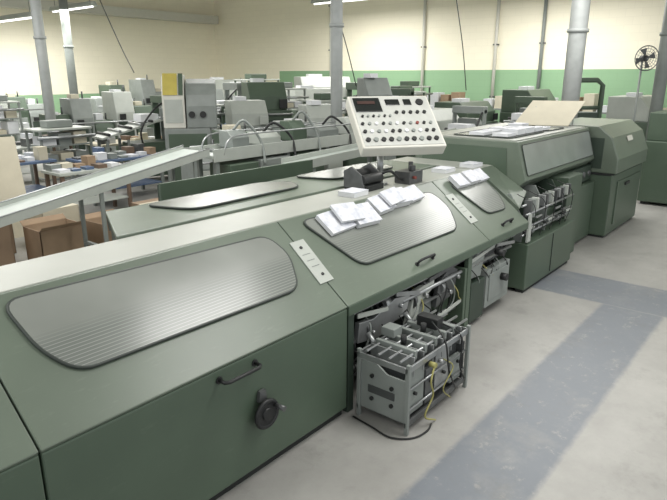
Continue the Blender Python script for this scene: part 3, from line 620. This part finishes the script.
for lab,loc,rz,w_,h,m in (('green framed rack stacked with paper piles',(8.25,10.5,0),-.3,.8,1.5,GREEN),('grey rack of cartons between worktables',(5.5,11.35,0),0,1.0,1.15,GREYP),
    ('green rack with paper piles',(10.0,8.45,0),-.3,.8,1.6,GREEN),('grey rack of cartons and paper',(10.9,10.6,0),0,1.0,1.8,GREYP),
    ('green rack with paper piles near press unit',(13.4,8.7,0),0,1.2,1.7,GREEN),('grey rack of cartons near tables',(2.75,10.4,0),0,.8,1.2,GREYP),('grey rack of cartons near posts',(6.2,15.6,0),0,.7,1.5,GREYP),
    ('green rack with paper piles',(12.2,12.9,0),0,1.2,2.0,GREEN),('green rack of cartons',(15.2,9.6,0),0,1.2,1.8,GREEN)):
    stacker(lab,loc,rz,w_,h,m)
fr=T('green_frame','open green tubular press frame','machine frame',(12.9,4.0,0),rz=-.6)
b=B(); b.tube([(-.45,0,0),(-.45,0,1.95),(-.3,0,2.05),(.3,0,2.05),(.45,0,1.95),(.45,0,0)],.05,10); b.cyl((-.45,0,1.5),(.45,0,1.5),.04,10); b.obj('frame',GREEN,fr)
B().box(-.4,.4,-.02,.02,.6,1.4).obj('infill_panel',GREEN_D,fr)
sh=T('long_shelf','long low shelving carrying paper reams along wall','shelf',(16.5,6,0))
b=B(); b.box(16.2,16.8,2.5,12,1.20,1.24); b.box(16.2,16.8,2.5,12,.5,.54); b.obj('shelf_board',GREYP,sh)
for y in (2.5,4.8,7.2,9.6,11.9): B().box(16.2,16.8,y,y+.05,0,1.2).obj('upright',GREYP,sh)
for i in range(26):
    bundle('paper_stack','ream of white paper on long shelf',(16.5,2.8+i*.35,1.241),0,.4,.26,random.uniform(.08,.45),'reams on long shelf',m=random.choice([WHITE,PAGES,CARD_L,CARD]))
# ---------------------------------------------------------------- columns, pipes, fan, lights
def column(x,y,r,m,label,h=5.6):
    t=T('steel_column',label,'column',(x,y,0),0)
    B().cyl((x,y,0),(x,y,h),r,20).obj('shaft',m,t)
    B().box(x-r*1.6,x+r*1.6,y-r*1.6,y+r*1.6,0,.03).obj('base_plate',m,t)
    B().cyl((x,y,2.9),(x,y,2.96),r*1.2,20).obj('collar',m,t)
COLM=mat('column_grey',(168,172,170),.5)
column(7.99,6.52,.10,COLM,'round grey steel column')
column(11.75,3.87,.16,COLM,'thick grey painted column beside press units')
column(6.45,13.6,.11,COLM,'round pale grey steel column')
column(8.99,17.3,.12,GREYP,'round grey steel column')
column(13.82,2.80,.12,GREYP,'grey steel column beside wall fan')
for y,m in ((14.5,CREAM),(10.6,CREAM),(8.1,CREAM),(6.7,GREYP)):
    t=T('wall_pipe','vertical conduit pipe clamped to painted wall','pipe',(17.45,y,1.0)); B().cyl((17.44,y,.6),(17.44,y,5.5),.05,12).obj('pipe',m,t)
    b=B()
    for z in (1.5,3.0,4.5): b.box(17.40,17.5,y-.08,y+.08,z,z+.04)
    b.obj('clamp',STEEL_D,t)
fn=T('stand_fan','round wire caged industrial fan on stand','fan',(13.1,2.95,0))
fx,fy,fz=13.1,2.95,2.46
b=B()
for rr in (.23,.18,.13,.08): 
    b.tube([(fx+rr*math.cos(a)*.64,fy-rr*math.cos(a)*.77,fz+rr*math.sin(a)) for a in [i*math.pi/12 for i in range(24)]],.010 if rr>.2 else .004,6,closed=True)
for i in range(20):
    a=i*math.pi/10; b.cyl((fx,fy,fz),(fx+.23*math.cos(a)*.64,fy-.23*math.cos(a)*.77,fz+.23*math.sin(a)),.003,5)
b.obj('grille',STEEL_D,fn)
bl=B()
for i in range(4):
    a=i*math.pi/2+.3
    def fp(r,a,o): return (fx+.06*o+r*math.cos(a)*.64,fy+.05*o-r*math.cos(a)*.77,fz+r*math.sin(a))
    bl.slab([fp(.03,a,.6),fp(.19,a-.3,.5),fp(.20,a+.35,.9)],(.005,.005,0))
bl.obj('blade',STEEL_D,fn)
B().cyl((fx+.02,fy+.02,fz),(fx+.12,fy+.12,fz),.06,14).obj('motor',BLACK,fn)
B().cyl((fx+.1,fy+.1,fz),(fx+.1,fy+.1,0),.02,10).obj('stand',GREYP,fn)
lights=[(10,12,4.3),(9.4,17.6,4.0),(4,6,4.3),(7.7,17.6,3.6),(4,12,4.3),(4,0.5,4.3),(10,3,4.3),(15,6,4.3),(15,12,4.3),(-1,4,4.3)]
for i,(x,y,z) in enumerate(lights):
    t=T('fluorescent_fixture','hanging white fluorescent batten fixture','lamp',(x,y,z),group='ceiling fixtures')
    B().prism([(x-.12,z),(x+.12,z),(x+.06,z+.12),(x-.06,z+.12)],y-1.2,y+1.2,'y').obj('reflector',LGREY,t)
    B().cyl((x,y-1.15,z-.02),(x,y+1.15,z-.02),.02,8).obj('tube',TUBE,t)
    b=B(); b.cyl((x,y-1,z+.12),(x,y-1,5.6),.008,6); b.cyl((x,y+1,z+.12),(x,y+1,5.6),.008,6); b.obj('hanger',GREYP,t)
    l=bpy.data.lights.new('tube_light','AREA'); l.shape='RECTANGLE'; l.size=1.6; l.size_y=3.0
    l.energy=130 if x<0 else (215 if (x>=9 and y>4) or x>14 else 160); l.color=(1,.985,.955)
    lo=bpy.data.objects.new('tube_light',l); lo.location=(x,y,z-.08); COL.objects.link(lo)
bm_=T('ceiling_beam','cream painted roof beam crossing the hall','beam',(9,20.8,4.6))
B().box(-3.5,17.3,20.5,20.9,4.2,4.5).obj('beam',CREAM,bm_)
for i,(p,q) in enumerate([((7.0,13,5.6),(7.6,11.9,2.2)),((5.2,14,5.6),(4.9,12.6,1.2)),((10.4,9.2,5.6),(11.0,8.4,1.9)),((6.0,16.4,5.6),(6.6,16.4,2.1)),((13.0,7.4,5.6),(13.2,6.8,1.8))]):
    t=T('hanging_cable','black power cable dropping from ceiling to machine','cable',(p[0],p[1],5.6))
    B().tube(catmull([p,((p[0]*.7+q[0]*.3)+.05,(p[1]*.7+q[1]*.3),4.2),((p[0]*.3+q[0]*.7)+.1,(p[1]*.3+q[1]*.7),2.8),q]),.011,6).obj('cable_run',BLACK,t)
wd=bpy.data.worlds.new('w'); scene.world=wd; wd.use_nodes=True
wd.node_tree.nodes['Background'].inputs['Color'].default_value=(.97,.985,1,1); wd.node_tree.nodes['Background'].inputs['Strength'].default_value=.95
# ---------------------------------------------------------------- camera
cam=bpy.data.cameras.new('camera'); cam.lens=590/667*36; cam.sensor_width=36; cam.clip_end=100
co=bpy.data.objects.new('camera',cam); COL.objects.link(co); co.location=(0,0,2.15)
co.rotation_euler=(math.radians(90)-math.atan(175/590.),0,math.radians(39.5-90)); scene.camera=co
